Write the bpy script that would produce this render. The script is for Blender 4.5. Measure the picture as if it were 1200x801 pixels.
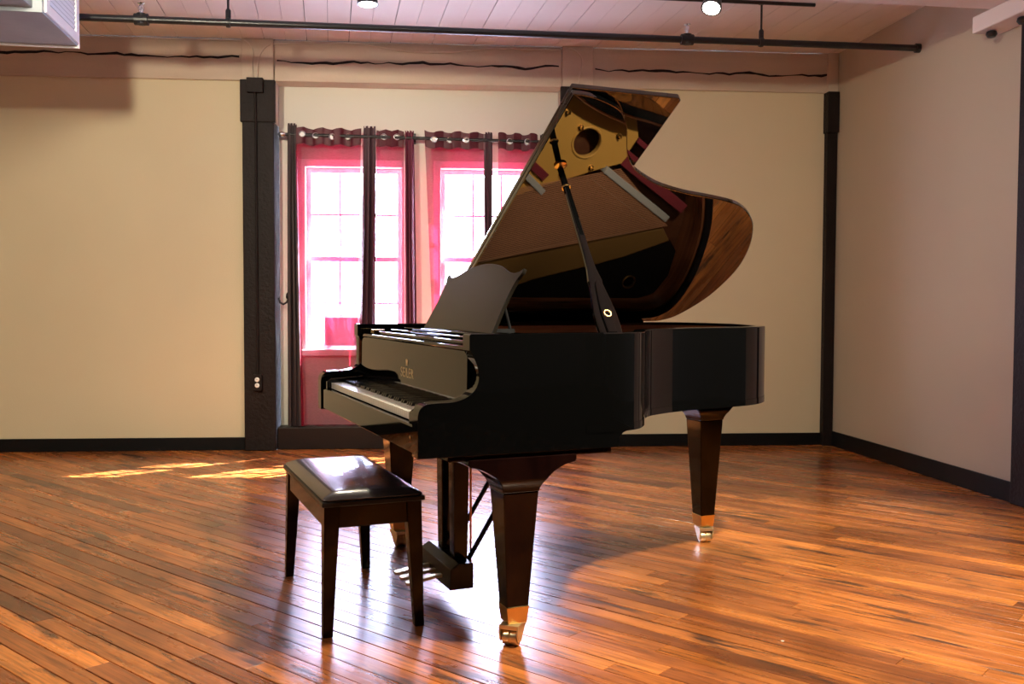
import bpy, bmesh, math, random
from mathutils import Vector, Matrix
R = math.radians
random.seed(7)
sc = bpy.context.scene
COL = sc.collection
for o in list(bpy.data.objects):
    bpy.data.objects.remove(o)

# ------------------------------------------------------------------ camera
CAM_H, CAM_F, CAM_P, CAM_R = 1.0901, 1115.31, 2.3431, 0.1872
cd = bpy.data.cameras.new('camera')
cd.sensor_fit = 'HORIZONTAL'; cd.sensor_width = 36.0; cd.lens = CAM_F / 1200 * 36.0
cd.clip_start = 0.05; cd.clip_end = 200
cam = bpy.data.objects.new('camera', cd); COL.objects.link(cam)
cam.matrix_world = Matrix.Translation((0, 0, CAM_H)) @ Matrix.Rotation(R(90 - CAM_P), 4, 'X') @ Matrix.Rotation(R(CAM_R), 4, 'Z')
sc.camera = cam

# ------------------------------------------------------------------ world, sun, exposure
w = bpy.data.worlds.new('world'); sc.world = w; w.use_nodes = True
wb = w.node_tree.nodes['Background']
wb.inputs[0].default_value = (0.68, 0.77, 1.0, 1); wb.inputs[1].default_value = 58.0
sl = bpy.data.lights.new('sun', 'SUN'); sl.energy = 180.0; sl.angle = R(0.6); sl.color = (1.0, 0.95, 0.88)
sun = bpy.data.objects.new('sun', sl); COL.objects.link(sun); sun.location = (6, 12, 9)
sun.rotation_euler = Vector((-0.735, -0.678, -0.886)).to_track_quat('-Z', 'Y').to_euler()
sc.view_settings.view_transform = 'Standard'; sc.view_settings.look = 'None'
sc.view_settings.gamma = 1.0; sc.view_settings.use_curve_mapping = False
sc.view_settings.exposure = 0.38
sc.cycles.transparent_max_bounces = 24
sc.cycles.use_denoising = True

# lamps of the room and two added ones: (position, aim point, watts, spot angle, colour)
WARM = (1.0, 0.89, 0.66)
LAMPS = [
    ((-0.80, 5.30, 2.78), (-0.75, 5.25, 0.0), 50, 120, WARM),
    ((1.13, 5.46, 2.80), (0.50, 4.30, 0.6), 120, 95, WARM),
    ((1.20, 2.45, 2.72), (0.98, 2.90, 0.0), 560, 96, WARM),
    ((-1.90, 3.00, 2.58), (-2.90, 7.00, 1.7), 220, 95, WARM),
    ((-0.10, 2.20, 2.64), (1.00, 7.10, 1.8), 170, 80, WARM),  # unseen spot added to brighten the wall behind the lid
    ((-2.20, 1.60, 2.72), (-1.60, 4.00, 0.0), 70, 100, WARM),  # unseen spot added to brighten the floor by the bench
]

# ------------------------------------------------------------------ node helpers / materials
MATS = {}
def mat(name, col, rough=0.5, metal=0.0, coat=0.0, spec=0.5, bump=None, var=None, emit=None, ior=None):
    m = bpy.data.materials.new(name); m.use_nodes = True
    nt = m.node_tree; b = nt.nodes['Principled BSDF']
    b.inputs['Base Color'].default_value = (*col, 1)
    b.inputs['Roughness'].default_value = rough; b.inputs['Metallic'].default_value = metal
    b.inputs['Coat Weight'].default_value = coat; b.inputs['Coat Roughness'].default_value = 0.03
    b.inputs['Specular IOR Level'].default_value = spec
    if ior: b.inputs['IOR'].default_value = ior
    if emit:
        b.inputs['Emission Color'].default_value = (*emit[0], 1); b.inputs['Emission Strength'].default_value = emit[1]
    tc = None
    if var or bump:
        tc = nt.nodes.new('ShaderNodeTexCoord')
    if var:      # (scale xyz, colour2, detail)
        mp = nt.nodes.new('ShaderNodeMapping'); mp.inputs['Scale'].default_value = var[0]
        n = nt.nodes.new('ShaderNodeTexNoise'); n.inputs['Scale'].default_value = 1.0; n.inputs['Detail'].default_value = var[2]
        rp = nt.nodes.new('ShaderNodeValToRGB')
        rp.color_ramp.elements[0].position = 0.35; rp.color_ramp.elements[1].position = 0.68
        rp.color_ramp.elements[0].color = (*col, 1); rp.color_ramp.elements[1].color = (*var[1], 1)
        nt.links.new(tc.outputs['Object'], mp.inputs[0]); nt.links.new(mp.outputs[0], n.inputs[0])
        nt.links.new(n.outputs[0], rp.inputs[0]); nt.links.new(rp.outputs[0], b.inputs['Base Color'])
    if bump:     # (scale, strength, distance)
        n = nt.nodes.new('ShaderNodeTexNoise'); n.inputs['Scale'].default_value = bump[0]; n.inputs['Detail'].default_value = 5
        bp = nt.nodes.new('ShaderNodeBump'); bp.inputs['Strength'].default_value = bump[1]; bp.inputs['Distance'].default_value = bump[2]
        nt.links.new(tc.outputs['Object'], n.inputs[0]); nt.links.new(n.outputs[0], bp.inputs['Height'])
        nt.links.new(bp.outputs[0], b.inputs['Normal'])
    MATS[name] = m
    return m

M = MATS
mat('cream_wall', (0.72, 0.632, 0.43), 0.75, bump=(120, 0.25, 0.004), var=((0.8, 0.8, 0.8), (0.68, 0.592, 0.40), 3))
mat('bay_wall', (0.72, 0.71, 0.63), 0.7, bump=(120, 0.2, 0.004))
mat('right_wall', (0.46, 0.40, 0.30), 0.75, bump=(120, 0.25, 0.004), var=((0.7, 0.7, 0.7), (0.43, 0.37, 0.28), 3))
mat('dim_painted_wall', (0.05, 0.04, 0.035), 0.8)  # dimness of the unlit room put into the wall colour
mat('beam_paint', (0.60, 0.49, 0.38), 0.6, bump=(30, 0.4, 0.006), var=((1.2, 5, 9), (0.53, 0.43, 0.33), 5))
mat('ceiling_paint', (0.80, 0.73, 0.68), 0.33, bump=(40, 0.25, 0.003), var=((2, 2, 2), (0.73, 0.65, 0.60), 5))
mat('beam_white', (0.74, 0.66, 0.62), 0.6, bump=(60, 0.3, 0.004))
mat('dark_gap', (0.012, 0.009, 0.008), 0.9)
mat('post_brown', (0.012, 0.007, 0.006), 0.55, bump=(45, 0.8, 0.006), var=((14, 14, 5), (0.016, 0.010, 0.009), 6), spec=0.2)
mat('rubber_black', (0.006, 0.006, 0.0065), 0.45, spec=0.2, bump=(60, 0.2, 0.002))
mat('board_brown', (0.014, 0.007, 0.006), 0.45, spec=0.25, bump=(40, 0.5, 0.003))
mat('black_metal', (0.012, 0.012, 0.013), 0.35, bump=(200, 0.2, 0.001))
mat('white_plastic', (0.85, 0.85, 0.83), 0.35)
mat('cream_cable', (0.62, 0.52, 0.42), 0.5)
mat('white_trim', (0.86, 0.85, 0.84), 0.4)
mat('duct_grey', (0.24, 0.27, 0.32), 0.5, metal=0.0, bump=(12, 0.15, 0.01), var=((3, 3, 3), (0.31, 0.34, 0.39), 4))
mat('duct_white', (0.82, 0.83, 0.88), 0.4)
mat('grille_grey', (0.55, 0.57, 0.62), 0.45)
mat('piano_black', (0.002, 0.002, 0.002), 0.04, ior=1.5)
mat('lid_black', (0.002, 0.002, 0.002), 0.02, coat=1.0, ior=1.9)
mat('plate_bronze', (0.20, 0.10, 0.03), 0.35, metal=0.2)
mat('satin_black', (0.006, 0.005, 0.005), 0.30, spec=0.3)
mat('mahogany', (0.008, 0.0025, 0.002), 0.10, var=((14, 14, 1.6), (0.003, 0.001, 0.001), 6), spec=0.28)
mat('inner_rim_wood', (0.20, 0.065, 0.025), 0.25, coat=0.6, var=((3, 3, 40), (0.11, 0.03, 0.014), 5))
mat('soundboard_wood', (0.085, 0.028, 0.012), 0.35, coat=0.4, var=((60, 2, 2), (0.06, 0.018, 0.008), 4))
mat('plate_gold', (0.60, 0.31, 0.07), 0.30, metal=0.25, coat=0.4, bump=(250, 0.15, 0.001))
mat('string_copper', (0.40, 0.17, 0.085), 0.4, metal=0.3)
mat('string_steel', (0.60, 0.50, 0.42), 0.4, metal=0.4)
mat('felt_red', (0.13, 0.005, 0.012), 0.95)
mat('felt_grey', (0.30, 0.27, 0.25), 0.95, bump=(150, 0.8, 0.004))
mat('ivory', (0.90, 0.88, 0.82), 0.18, coat=0.5)
mat('ebony', (0.008, 0.008, 0.009), 0.22, coat=0.3)
mat('brass', (0.86, 0.60, 0.25), 0.22, metal=1.0, bump=(90, 0.15, 0.001))
mat('brass_pale', (0.86, 0.72, 0.46), 0.30, metal=0.9)
mat('copper_rod', (0.70, 0.30, 0.13), 0.3, metal=0.9)
mat('desk_black', (0.010, 0.008, 0.006), 0.18, spec=0.22)
mat('gold_letter', (0.90, 0.68, 0.36), 0.4, metal=0.3)
mat('leather_black', (0.016, 0.012, 0.013), 0.26, coat=0.35, bump=(220, 0.25, 0.001))
mat('curtain_charcoal', (0.045, 0.028, 0.030), 0.6, bump=(150, 0.2, 0.002))
mat('hem_burgundy', (0.085, 0.006, 0.016), 0.55, bump=(120, 0.5, 0.003))
mat('steel', (0.75, 0.76, 0.78), 0.25, metal=1.0)
mat('lamp_glow', (1, 1, 1), 0.4, emit=((1.0, 0.93, 0.82), 40.0))

def sheer(name, tint, cloth, alpha):
    m = bpy.data.materials.new(name); m.use_nodes = True; nt = m.node_tree; nt.nodes.clear()
    out = nt.nodes.new('ShaderNodeOutputMaterial'); mix = nt.nodes.new('ShaderNodeMixShader')
    tr = nt.nodes.new('ShaderNodeBsdfTransparent'); tr.inputs[0].default_value = (*tint, 1)
    add = nt.nodes.new('ShaderNodeMixShader'); add.inputs[0].default_value = 0.22
    tl = nt.nodes.new('ShaderNodeBsdfTranslucent'); tl.inputs[0].default_value = (*cloth, 1)
    df = nt.nodes.new('ShaderNodeBsdfDiffuse'); df.inputs[0].default_value = (*cloth, 1)
    nt.links.new(df.outputs[0], add.inputs[1]); nt.links.new(tl.outputs[0], add.inputs[2])
    # fine weave: thread density varies
    tc = nt.nodes.new('ShaderNodeTexCoord'); mp = nt.nodes.new('ShaderNodeMapping'); mp.inputs['Scale'].default_value = (40, 40, 260)
    n = nt.nodes.new('ShaderNodeTexNoise'); n.inputs['Scale'].default_value = 1; n.inputs['Detail'].default_value = 2
    mr = nt.nodes.new('ShaderNodeMapRange'); mr.inputs['To Min'].default_value = alpha - 0.10; mr.inputs['To Max'].default_value = alpha + 0.10
    nt.links.new(tc.outputs['Object'], mp.inputs[0]); nt.links.new(mp.outputs[0], n.inputs[0]); nt.links.new(n.outputs[0], mr.inputs[0])
    nt.links.new(mr.outputs[0], mix.inputs[0]); nt.links.new(tr.outputs[0], mix.inputs[1]); nt.links.new(add.outputs[0], mix.inputs[2])
    nt.links.new(mix.outputs[0], out.inputs[0]); MATS[name] = m
sheer('sheer_burgundy', (0.90, 0.88, 0.98), (0.34, 0.010, 0.034), 0.58)
sheer('thin_pink', (1, 0.8, 0.85), (0.50, 0.22, 0.28), 0.97)
mat('curtain_wine', (0.13, 0.014, 0.038), 0.6, bump=(150, 0.2, 0.002))
sheer('thin_paper', (1, 1, 1), (0.75, 0.70, 0.74), 0.85)
mat('curtain_plum', (0.055, 0.016, 0.028), 0.6, bump=(150, 0.2, 0.002))

def glass_mat():
    m = bpy.data.materials.new('pane_glass'); m.use_nodes = True; nt = m.node_tree; nt.nodes.clear()
    out = nt.nodes.new('ShaderNodeOutputMaterial'); mix = nt.nodes.new('ShaderNodeMixShader')
    fr = nt.nodes.new('ShaderNodeFresnel'); fr.inputs[0].default_value = 1.45
    tr = nt.nodes.new('ShaderNodeBsdfTransparent'); tr.inputs[0].default_value = (0.95, 0.97, 1, 1)
    gl = nt.nodes.new('ShaderNodeBsdfGlossy'); gl.inputs['Roughness'].default_value = 0.0
    nt.links.new(fr.outputs[0], mix.inputs[0]); nt.links.new(tr.outputs[0], mix.inputs[1]); nt.links.new(gl.outputs[0], mix.inputs[2])
    nt.links.new(mix.outputs[0], out.inputs[0]); MATS['pane_glass'] = m
glass_mat()

FLOOR_ANG = R(-40.5)
def floor_mat():
    m = bpy.data.materials.new('floor_wood'); m.use_nodes = True; nt = m.node_tree; L = nt.links.new
    N = nt.nodes.new; b = nt.nodes['Principled BSDF']
    tc = N('ShaderNodeTexCoord'); at = N('ShaderNodeAttribute'); at.attribute_name = 'tone'
    rot = N('ShaderNodeVectorRotate'); rot.rotation_type = 'Z_AXIS'; rot.inputs['Angle'].default_value = -FLOOR_ANG
    L(tc.outputs['Object'], rot.inputs['Vector'])
    off = N('ShaderNodeMath'); off.operation = 'MULTIPLY'; off.inputs[1].default_value = 31.0; L(at.outputs['Fac'], off.inputs[0])
    cx = N('ShaderNodeCombineXYZ'); L(off.outputs[0], cx.inputs[2])
    add = N('ShaderNodeVectorMath'); add.operation = 'ADD'; L(rot.outputs[0], add.inputs[0]); L(cx.outputs[0], add.inputs[1])
    def noise(scale, detail, rough=0.55, src=add):
        mp = N('ShaderNodeMapping'); mp.inputs['Scale'].default_value = scale
        n = N('ShaderNodeTexNoise'); n.inputs['Scale'].default_value = 1; n.inputs['Detail'].default_value = detail; n.inputs['Roughness'].default_value = rough
        L(src.outputs[0], mp.inputs[0]); L(mp.outputs[0], n.inputs[0]); return n
    def ramp(src, stops):
        r = N('ShaderNodeValToRGB'); e = r.color_ramp.elements
        while len(e) < len(stops): e.new(0.5)
        for k, (p, c) in enumerate(stops): e[k].position = p; e[k].color = (*c, 1) if len(c) == 3 else c
        L(src, r.inputs[0]); return r
    base = ramp(at.outputs['Fac'], [(0.0, (0.15, 0.045, 0.015)), (0.35, (0.30, 0.092, 0.024)), (0.7, (0.45, 0.150, 0.034)), (0.93, (0.56, 0.195, 0.042)), (1.0, (0.72, 0.24, 0.05))])
    grain = noise((3.0, 70, 3), 6, 0.6)
    gr = ramp(grain.outputs[0], [(0.33, (0.42, 0.36, 0.32)), (0.58, (1.2, 1.17, 1.1))])
    mul = N('ShaderNodeMixRGB'); mul.blend_type = 'MULTIPLY'; mul.inputs[0].default_value = 0.85
    L(base.outputs[0], mul.inputs[1]); L(gr.outputs[0], mul.inputs[2])
    st = noise((2.4, 15, 2), 6, 0.68)
    sr = ramp(st.outputs[0], [(0.55, (0, 0, 0)), (0.64, (1, 1, 1))])
    m2 = N('ShaderNodeMixRGB'); m2.inputs[2].default_value = (0.030, 0.018, 0.014, 1)
    sm = N('ShaderNodeMath'); sm.operation = 'MULTIPLY'; sm.inputs[1].default_value = 0.85; L(sr.outputs[0], sm.inputs[0])
    L(sm.outputs[0], m2.inputs[0]); L(mul.outputs[0], m2.inputs[1])
    wr = noise((2.6, 34, 2), 4, 0.6, rot)
    wrr = ramp(wr.outputs[0], [(0.70, (0, 0, 0)), (0.76, (1, 1, 1))])
    m3 = N('ShaderNodeMixRGB'); m3.inputs[2].default_value = (0.62, 0.42, 0.27, 1)
    s3 = N('ShaderNodeMath'); s3.operation = 'MULTIPLY'; s3.inputs[1].default_value = 0.45; L(wrr.outputs[0], s3.inputs[0])
    L(s3.outputs[0], m3.inputs[0]); L(m2.outputs[0], m3.inputs[1])
    bl = noise((0.9, 1.6, 1), 4, 0.6, rot)
    blr = ramp(bl.outputs[0], [(0.36, (0.45, 0.41, 0.39)), (0.56, (1.1, 1.1, 1.1))])
    m4 = N('ShaderNodeMixRGB'); m4.blend_type = 'MULTIPLY'; m4.inputs[0].default_value = 0.9
    L(m3.outputs[0], m4.inputs[1]); L(blr.outputs[0], m4.inputs[2])
    vo = N('ShaderNodeTexVoronoi'); vo.inputs['Scale'].default_value = 2.6; L(rot.outputs[0], vo.inputs['Vector'])
    lt = N('ShaderNodeMath'); lt.operation = 'LESS_THAN'; lt.inputs[1].default_value = 0.018; L(vo.outputs['Distance'], lt.inputs[0])
    m5 = N('ShaderNodeMixRGB'); m5.inputs[2].default_value = (0.75, 0.72, 0.68, 1); L(lt.outputs[0], m5.inputs[0]); L(m4.outputs[0], m5.inputs[1])
    L(m5.outputs[0], b.inputs['Base Color'])
    rn = noise((1.2, 5, 1), 5, 0.6)
    rr = N('ShaderNodeMapRange'); rr.inputs['From Min'].default_value = 0.3; rr.inputs['From Max'].default_value = 0.7
    rr.inputs['To Min'].default_value = 0.20; rr.inputs['To Max'].default_value = 0.36
    L(rn.outputs[0], rr.inputs[0]); L(rr.outputs[0], b.inputs['Roughness'])
    b.inputs['Coat Weight'].default_value = 0.22; b.inputs['Coat Roughness'].default_value = 0.20; b.inputs['Specular IOR Level'].default_value = 0.5
    bp = N('ShaderNodeBump'); bp.inputs['Strength'].default_value = 0.22; bp.inputs['Distance'].default_value = 0.003
    L(grain.outputs[0], bp.inputs['Height']); L(bp.outputs[0], b.inputs['Normal']); L(bp.outputs[0], b.inputs['Coat Normal'])
    MATS['floor_wood'] = m
floor_mat()

# ------------------------------------------------------------------ mesh helpers
class MB:
    def __init__(s): s.v = []; s.f = []
    def add(s, vs, fs):
        k = len(s.v); s.v += [tuple(v) for v in vs]; s.f += [tuple(i + k for i in f) for f in fs]; return s
    def box(s, x0, x1, y0, y1, z0, z1):
        return s.add([(x, y, z) for z in (z0, z1) for y in (y0, y1) for x in (x0, x1)],
                     [(0, 2, 3, 1), (4, 5, 7, 6), (0, 1, 5, 4), (2, 6, 7, 3), (0, 4, 6, 2), (1, 3, 7, 5)])
    def frustum(s, c0, h0, c1, h1):      # rectangular cross-sections: centre (x,y,z), half sizes (hx,hy)
        vs = []
        for c, h in ((c0, h0), (c1, h1)):
            vs += [(c[0] - h[0], c[1] - h[1], c[2]), (c[0] + h[0], c[1] - h[1], c[2]), (c[0] + h[0], c[1] + h[1], c[2]), (c[0] - h[0], c[1] + h[1], c[2])]
        return s.add(vs, [(3, 2, 1, 0), (4, 5, 6, 7), (0, 1, 5, 4), (1, 2, 6, 5), (2, 3, 7, 6), (3, 0, 4, 7)])
    def prism(s, poly, a0, a1, axis='z'):
        def P(p, a):
            return (p[0], p[1], a) if axis == 'z' else ((a, p[0], p[1]) if axis == 'x' else (p[0], a, p[1]))
        n = len(poly)
        return s.add([P(p, a0) for p in poly] + [P(p, a1) for p in poly],
                     [tuple(range(n))[::-1], tuple(range(n, 2 * n))] + [(i, (i + 1) % n, n + (i + 1) % n, n + i) for i in range(n)])
    def tube(s, pts, r, n=10, cap=True):
        pts = [Vector(p) for p in pts]; k0 = len(s.v); ref = None
        rs = r if isinstance(r, (list, tuple)) else [r] * len(pts)
        for i, p in enumerate(pts):
            t = (pts[min(i + 1, len(pts) - 1)] - pts[max(i - 1, 0)]).normalized()
            if ref is None:
                ref = Vector((0, 0, 1)) if abs(t.z) < 0.9 else Vector((1, 0, 0))
            a = t.cross(ref).normalized(); b = a.cross(t).normalized(); ref = b
            for j in range(n):
                q = p + (a * math.cos(2 * math.pi * j / n) + b * math.sin(2 * math.pi * j / n)) * rs[i]
                s.v.append(tuple(q))
        for i in range(len(pts) - 1):
            for j in range(n):
                s.f.append((k0 + i * n + j, k0 + i * n + (j + 1) % n, k0 + (i + 1) * n + (j + 1) % n, k0 + (i + 1) * n + j))
        if cap:
            s.f.append(tuple(k0 + j for j in range(n))[::-1]); e = k0 + (len(pts) - 1) * n
            s.f.append(tuple(e + j for j in range(n)))
        return s
    def lathe(s, prof, c=(0, 0, 0), n=20, axis=(0, 0, 1)):
        q = Vector((0, 0, 1)).rotation_difference(Vector(axis).normalized()); k0 = len(s.v)
        for r, h in prof:
            for j in range(n):
                p = q @ Vector((r * math.cos(2 * math.pi * j / n), r * math.sin(2 * math.pi * j / n), h))
                s.v.append((p.x + c[0], p.y + c[1], p.z + c[2]))
        m = len(prof)
        for i in range(m - 1):
            for j in range(n):
                s.f.append((k0 + i * n + j, k0 + i * n + (j + 1) % n, k0 + (i + 1) * n + (j + 1) % n, k0 + (i + 1) * n + j))
        s.f.append(tuple(k0 + j for j in range(n))[::-1]); s.f.append(tuple(k0 + (m - 1) * n + j for j in range(n)))
        return s
    def torus(s, c, axis, r0, r1, n=18, m=8):
        q = Vector((0, 0, 1)).rotation_difference(Vector(axis).normalized()); k0 = len(s.v)
        for i in range(n):
            a = 2 * math.pi * i / n
            for j in range(m):
                b = 2 * math.pi * j / m; rr = r0 + r1 * math.cos(b)
                p = q @ Vector((rr * math.cos(a), rr * math.sin(a), r1 * math.sin(b))); s.v.append((p.x + c[0], p.y + c[1], p.z + c[2]))
        for i in range(n):
            for j in range(m):
                s.f.append((k0 + i * m + j, k0 + ((i + 1) % n) * m + j, k0 + ((i + 1) % n) * m + (j + 1) % m, k0 + i * m + (j + 1) % m))
        return s
    def xf(s, mtx):
        s.v = [tuple(mtx @ Vector(v)) for v in s.v]; return s
    def mesh(s, name):
        me = bpy.data.meshes.new(name); me.from_pydata(s.v, [], s.f); me.update()
        bm = bmesh.new(); bm.from_mesh(me); bmesh.ops.recalc_face_normals(bm, faces=bm.faces); bm.to_mesh(me); bm.free()
        return me
    def build(s, name, material, parent=None, bevel=0, smooth=False, segs=2):
        me = s.mesh(name); me.materials.append(M[material])
        o = bpy.data.objects.new(name, me); COL.objects.link(o)
        if parent: o.parent = parent
        if smooth:
            for p in me.polygons: p.use_smooth = True
        if bevel:
            md = o.modifiers.new('bevel', 'BEVEL'); md.width = bevel; md.segments = segs; md.limit_method = 'ANGLE'; md.angle_limit = R(35)
            md.harden_normals = False
        if smooth:
            try: me.set_sharp_from_angle(angle=R(38))
            except Exception: pass
        return o
def tag(o, label=None, cat=None, group=None, kind=None):
    if label: o['label'] = label
    if cat: o['category'] = cat
    if group: o['group'] = group
    if kind: o['kind'] = kind
    return o
def empty(name, mtx=None):
    o = bpy.data.objects.new(name, None); COL.objects.link(o); o.empty_display_size = 0.1
    if mtx is not None: o.matrix_world = mtx
    return o
def struct(o, label=None): return tag(o, label, None, None, 'structure')

# ------------------------------------------------------------------ room frames
WA = R(4.6456)
MW = Matrix.Translation((0, 7.1558, 0)) @ Matrix.Rotation(WA, 4, 'Z')        # back wall: x along, y outwards, z up
CORNER = MW @ Vector((2.475, 0, 0))
RDIR = Vector((0.30, -2.21, 0)).normalized()                                   # right wall, towards the camera
MR = Matrix.Translation(CORNER) @ Matrix.Rotation(math.atan2(RDIR.y, RDIR.x), 4, 'Z')   # x towards camera, y = into the wall? (left normal)
ZC = 2.99; ZB = 2.695
XL = -4.6; YF = -3.6
BAY0, BAY1, BN = -1.738, 0.358, 0.15

def wallobj(mb, name, material, mtx, parent=None, **k):
    o = mb.build(name, material, parent, **k)
    if parent is None: o.matrix_world = mtx
    return o

# back wall: left bay, right bay
m = MB(); m.box(-6.2, -1.969, 0, 0.25, -0.02, ZC)
struct(wallobj(m, 'wall_back', 'cream_wall', MW), 'cream plaster back wall left of the window bay')
m = MB(); m.box(0.593, 2.475, 0, 0.25, -0.02, ZC)
struct(wallobj(m, 'wall_far', 'cream_wall', MW), 'cream plaster wall behind the raised piano lid')
# window bay wall with two openings
WINS = [(-1.545, -0.828, 0.735, 2.105), (-0.535, 0.182, 0.735, 2.105)]
m = MB(); xs = [BAY0, WINS[0][0], WINS[0][1], WINS[1][0], WINS[1][1], BAY1]
for i in range(5):
    if i in (1, 3):
        m.box(xs[i], xs[i + 1], BN, BN + 0.1, -0.02, WINS[0][2]); m.box(xs[i], xs[i + 1], BN, BN + 0.1, WINS[0][3], ZC)
    else:
        m.box(xs[i], xs[i + 1], BN, BN + 0.1, -0.02, ZC)
struct(wallobj(m, 'wall_bay', 'bay_wall', MW), 'pale recessed wall of the window bay between two posts')
# right wall / left wall / wall behind the camera
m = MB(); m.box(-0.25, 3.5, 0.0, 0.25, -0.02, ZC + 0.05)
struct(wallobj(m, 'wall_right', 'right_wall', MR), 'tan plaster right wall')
m = MB(); m.box(XL - 0.2, XL, YF - 0.2, 7.2, -0.02, ZC + 0.05)
struct(m.build('wall_left', 'cream_wall'), 'cream left wall outside the frame')
m = MB(); m.box(XL - 0.2, 8.2, YF - 0.2, YF, -0.02, ZC + 0.05)
struct(m.build('wall_front', 'dim_painted_wall'), 'unseen wall behind the camera, coloured dark for the unlit room')
m = MB(); m.box(8.0, 8.2, YF, 8.2, -0.02, ZC + 0.05); m.box(3.05, 8.2, 8.0, 8.2, -0.02, ZC + 0.05)  # unseen; room opened out here so the piano's side reflects dark
struct(m.build('wall_side', 'dim_painted_wall'), 'unseen far wall beyond the right wall, coloured dark for the unlit room')

# baseboards
m = MB(); m.box(-6.0, -1.975, -0.012, 0.0, 0.0, 0.095)
struct(wallobj(m, 'baseboard_left', 'rubber_black', MW, bevel=0.003), 'black rubber baseboard along the left bay')
m = MB(); m.box(0.60, 2.46, -0.012, 0.0, 0.0, 0.095)
struct(wallobj(m, 'baseboard_back', 'rubber_black', MW, bevel=0.003), 'black rubber baseboard along the back wall behind the piano')
m = MB(); m.box(0.0, 2.19, -0.012, 0.0, 0.0, 0.115)
struct(wallobj(m, 'baseboard_right', 'rubber_black', MR, bevel=0.003), 'black rubber baseboard along the right wall')
m = MB(); m.box(BAY0, BAY1, -0.01, BN, 0.0, 0.165)
struct(wallobj(m, 'baseboard_bay', 'board_brown', MW, bevel=0.006), 'dark brown boxed sill board at the foot of the window bay')

# beam on the back wall (three painted runs between the posts), with long cracks
def crack(x0, x1, z, amp, seed, parent):
    rnd = random.Random(seed); n = int((x1 - x0) / 0.05); top = []; bot = []; zz = z
    for i in range(n + 1):
        x = x0 + (x1 - x0) * i / n; zz += rnd.uniform(-amp, amp); zz += (z - zz) * 0.12
        wd = 0.003 + 0.011 * abs(math.sin(i * 0.23 + seed)) * rnd.uniform(0.5, 1)
        top.append((x, zz + wd)); bot.append((x, zz - wd * 0.6))
    c = MB()
    for i in range(n):
        c.prism([bot[i], bot[i + 1], top[i + 1], top[i]], -0.0335, -0.020, 'y')
    return c.build('crack', 'dark_gap', parent)
k = 0
for (x0, x1, lab, nb) in ((-6.0, -1.969, 'cream painted timber beam with a long dark crack above the left wall', 0),
                          (-1.741, 0.361, 'cream painted timber beam with a long dark crack above the curtains', BN),
                          (0.593, 2.475, 'cream painted timber beam with a thin wavy crack above the wall behind the piano', 0)):
    k += 1
    o = MB().box(x0, x1, -0.03, nb, ZB, ZC).build('trim_%d' % k, 'beam_paint', bevel=0.006); o.matrix_world = MW
    struct(o, lab)
    crack(x0 + 0.02, x1 - 0.02, 2.835 + (0.02 if k == 1 else 0), 0.012, k * 3, o)

# posts
def post(x0, x1, lab, y0=-0.06, capw=0.012):
    e = empty('timber_post', MW @ Matrix.Translation(((x0 + x1) / 2, 0, 0))); h = (x1 - x0) / 2
    tag(e, lab, 'post')
    MB().box(-h, h, y0, 0.25, 0.0, 2.40).build('shaft', 'post_brown', e, bevel=0.008)
    MB().box(-h - capw, h + capw, y0 - 0.012, -0.031, 2.39, ZB - 0.001).build('cap_block', 'post_brown', e, bevel=0.006)
    MB().box(-h, h, y0, 0.25, 2.40, ZC).build('painted_head', 'beam_paint', e, bevel=0.005)
    return e
post(-1.968, -1.742, 'dark brown rough timber post with an outlet, beside the charcoal curtain')
post(0.362, 0.592, 'dark timber post mostly hidden behind the raised piano lid')
e = empty('timber_post', MW @ Matrix.Translation((2.43, 0, 0))); tag(e, 'narrow black timber post in the corner of the two walls', 'post')
MB().box(-0.035, 0.045, -0.06, 0.0, 0.0, 2.40).build('shaft', 'post_brown', e, bevel=0.004)
MB().box(-0.045, 0.045, -0.09, 0.0, 2.39, ZB).build('cap_block', 'post_brown', e, bevel=0.004)
MB().box(-0.035, 0.045, -0.06, 0.0, ZB, ZC).build('painted_head', 'beam_paint', e, bevel=0.004)
e = empty('timber_post', MR @ Matrix.Translation((2.19, 0, 0))); tag(e, 'dark timber post against the tan right wall, cut by the frame', 'post')
MB().box(0.0, 0.26, -0.03, -0.001, 0.0, ZB - 0.10).build('shaft', 'post_brown', e, bevel=0.006)
# ceiling beam above that post
e = empty('ceiling_beam', MR @ Matrix.Translation((2.10, 0, 0))); tag(e, 'white painted ceiling beam running out from the right wall', 'beam')
MB().box(0.0, 0.34, -8.5, 0.0, ZB, ZC).build('beam', 'beam_white', e, bevel=0.008)
e = empty('lamp_bracket', MR @ Matrix.Translation((1.80, 0, 2.5)))
tag(e, 'white bracket box with two black knobs under the ceiling beam at the right wall', 'bracket')
MB().box(0.16, 0.62, -0.165, -0.005, 0.10, 0.194).build('box', 'beam_white', e, bevel=0.008)
for (x, y) in ((0.24, -0.10), (0.50, -0.10)):
    MB().lathe([(0.012, 0.0), (0.026, -0.006), (0.03, -0.022), (0.02, -0.036)], (x, y, 0.10), 16).build('knob', 'black_metal', e, smooth=True)

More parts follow.
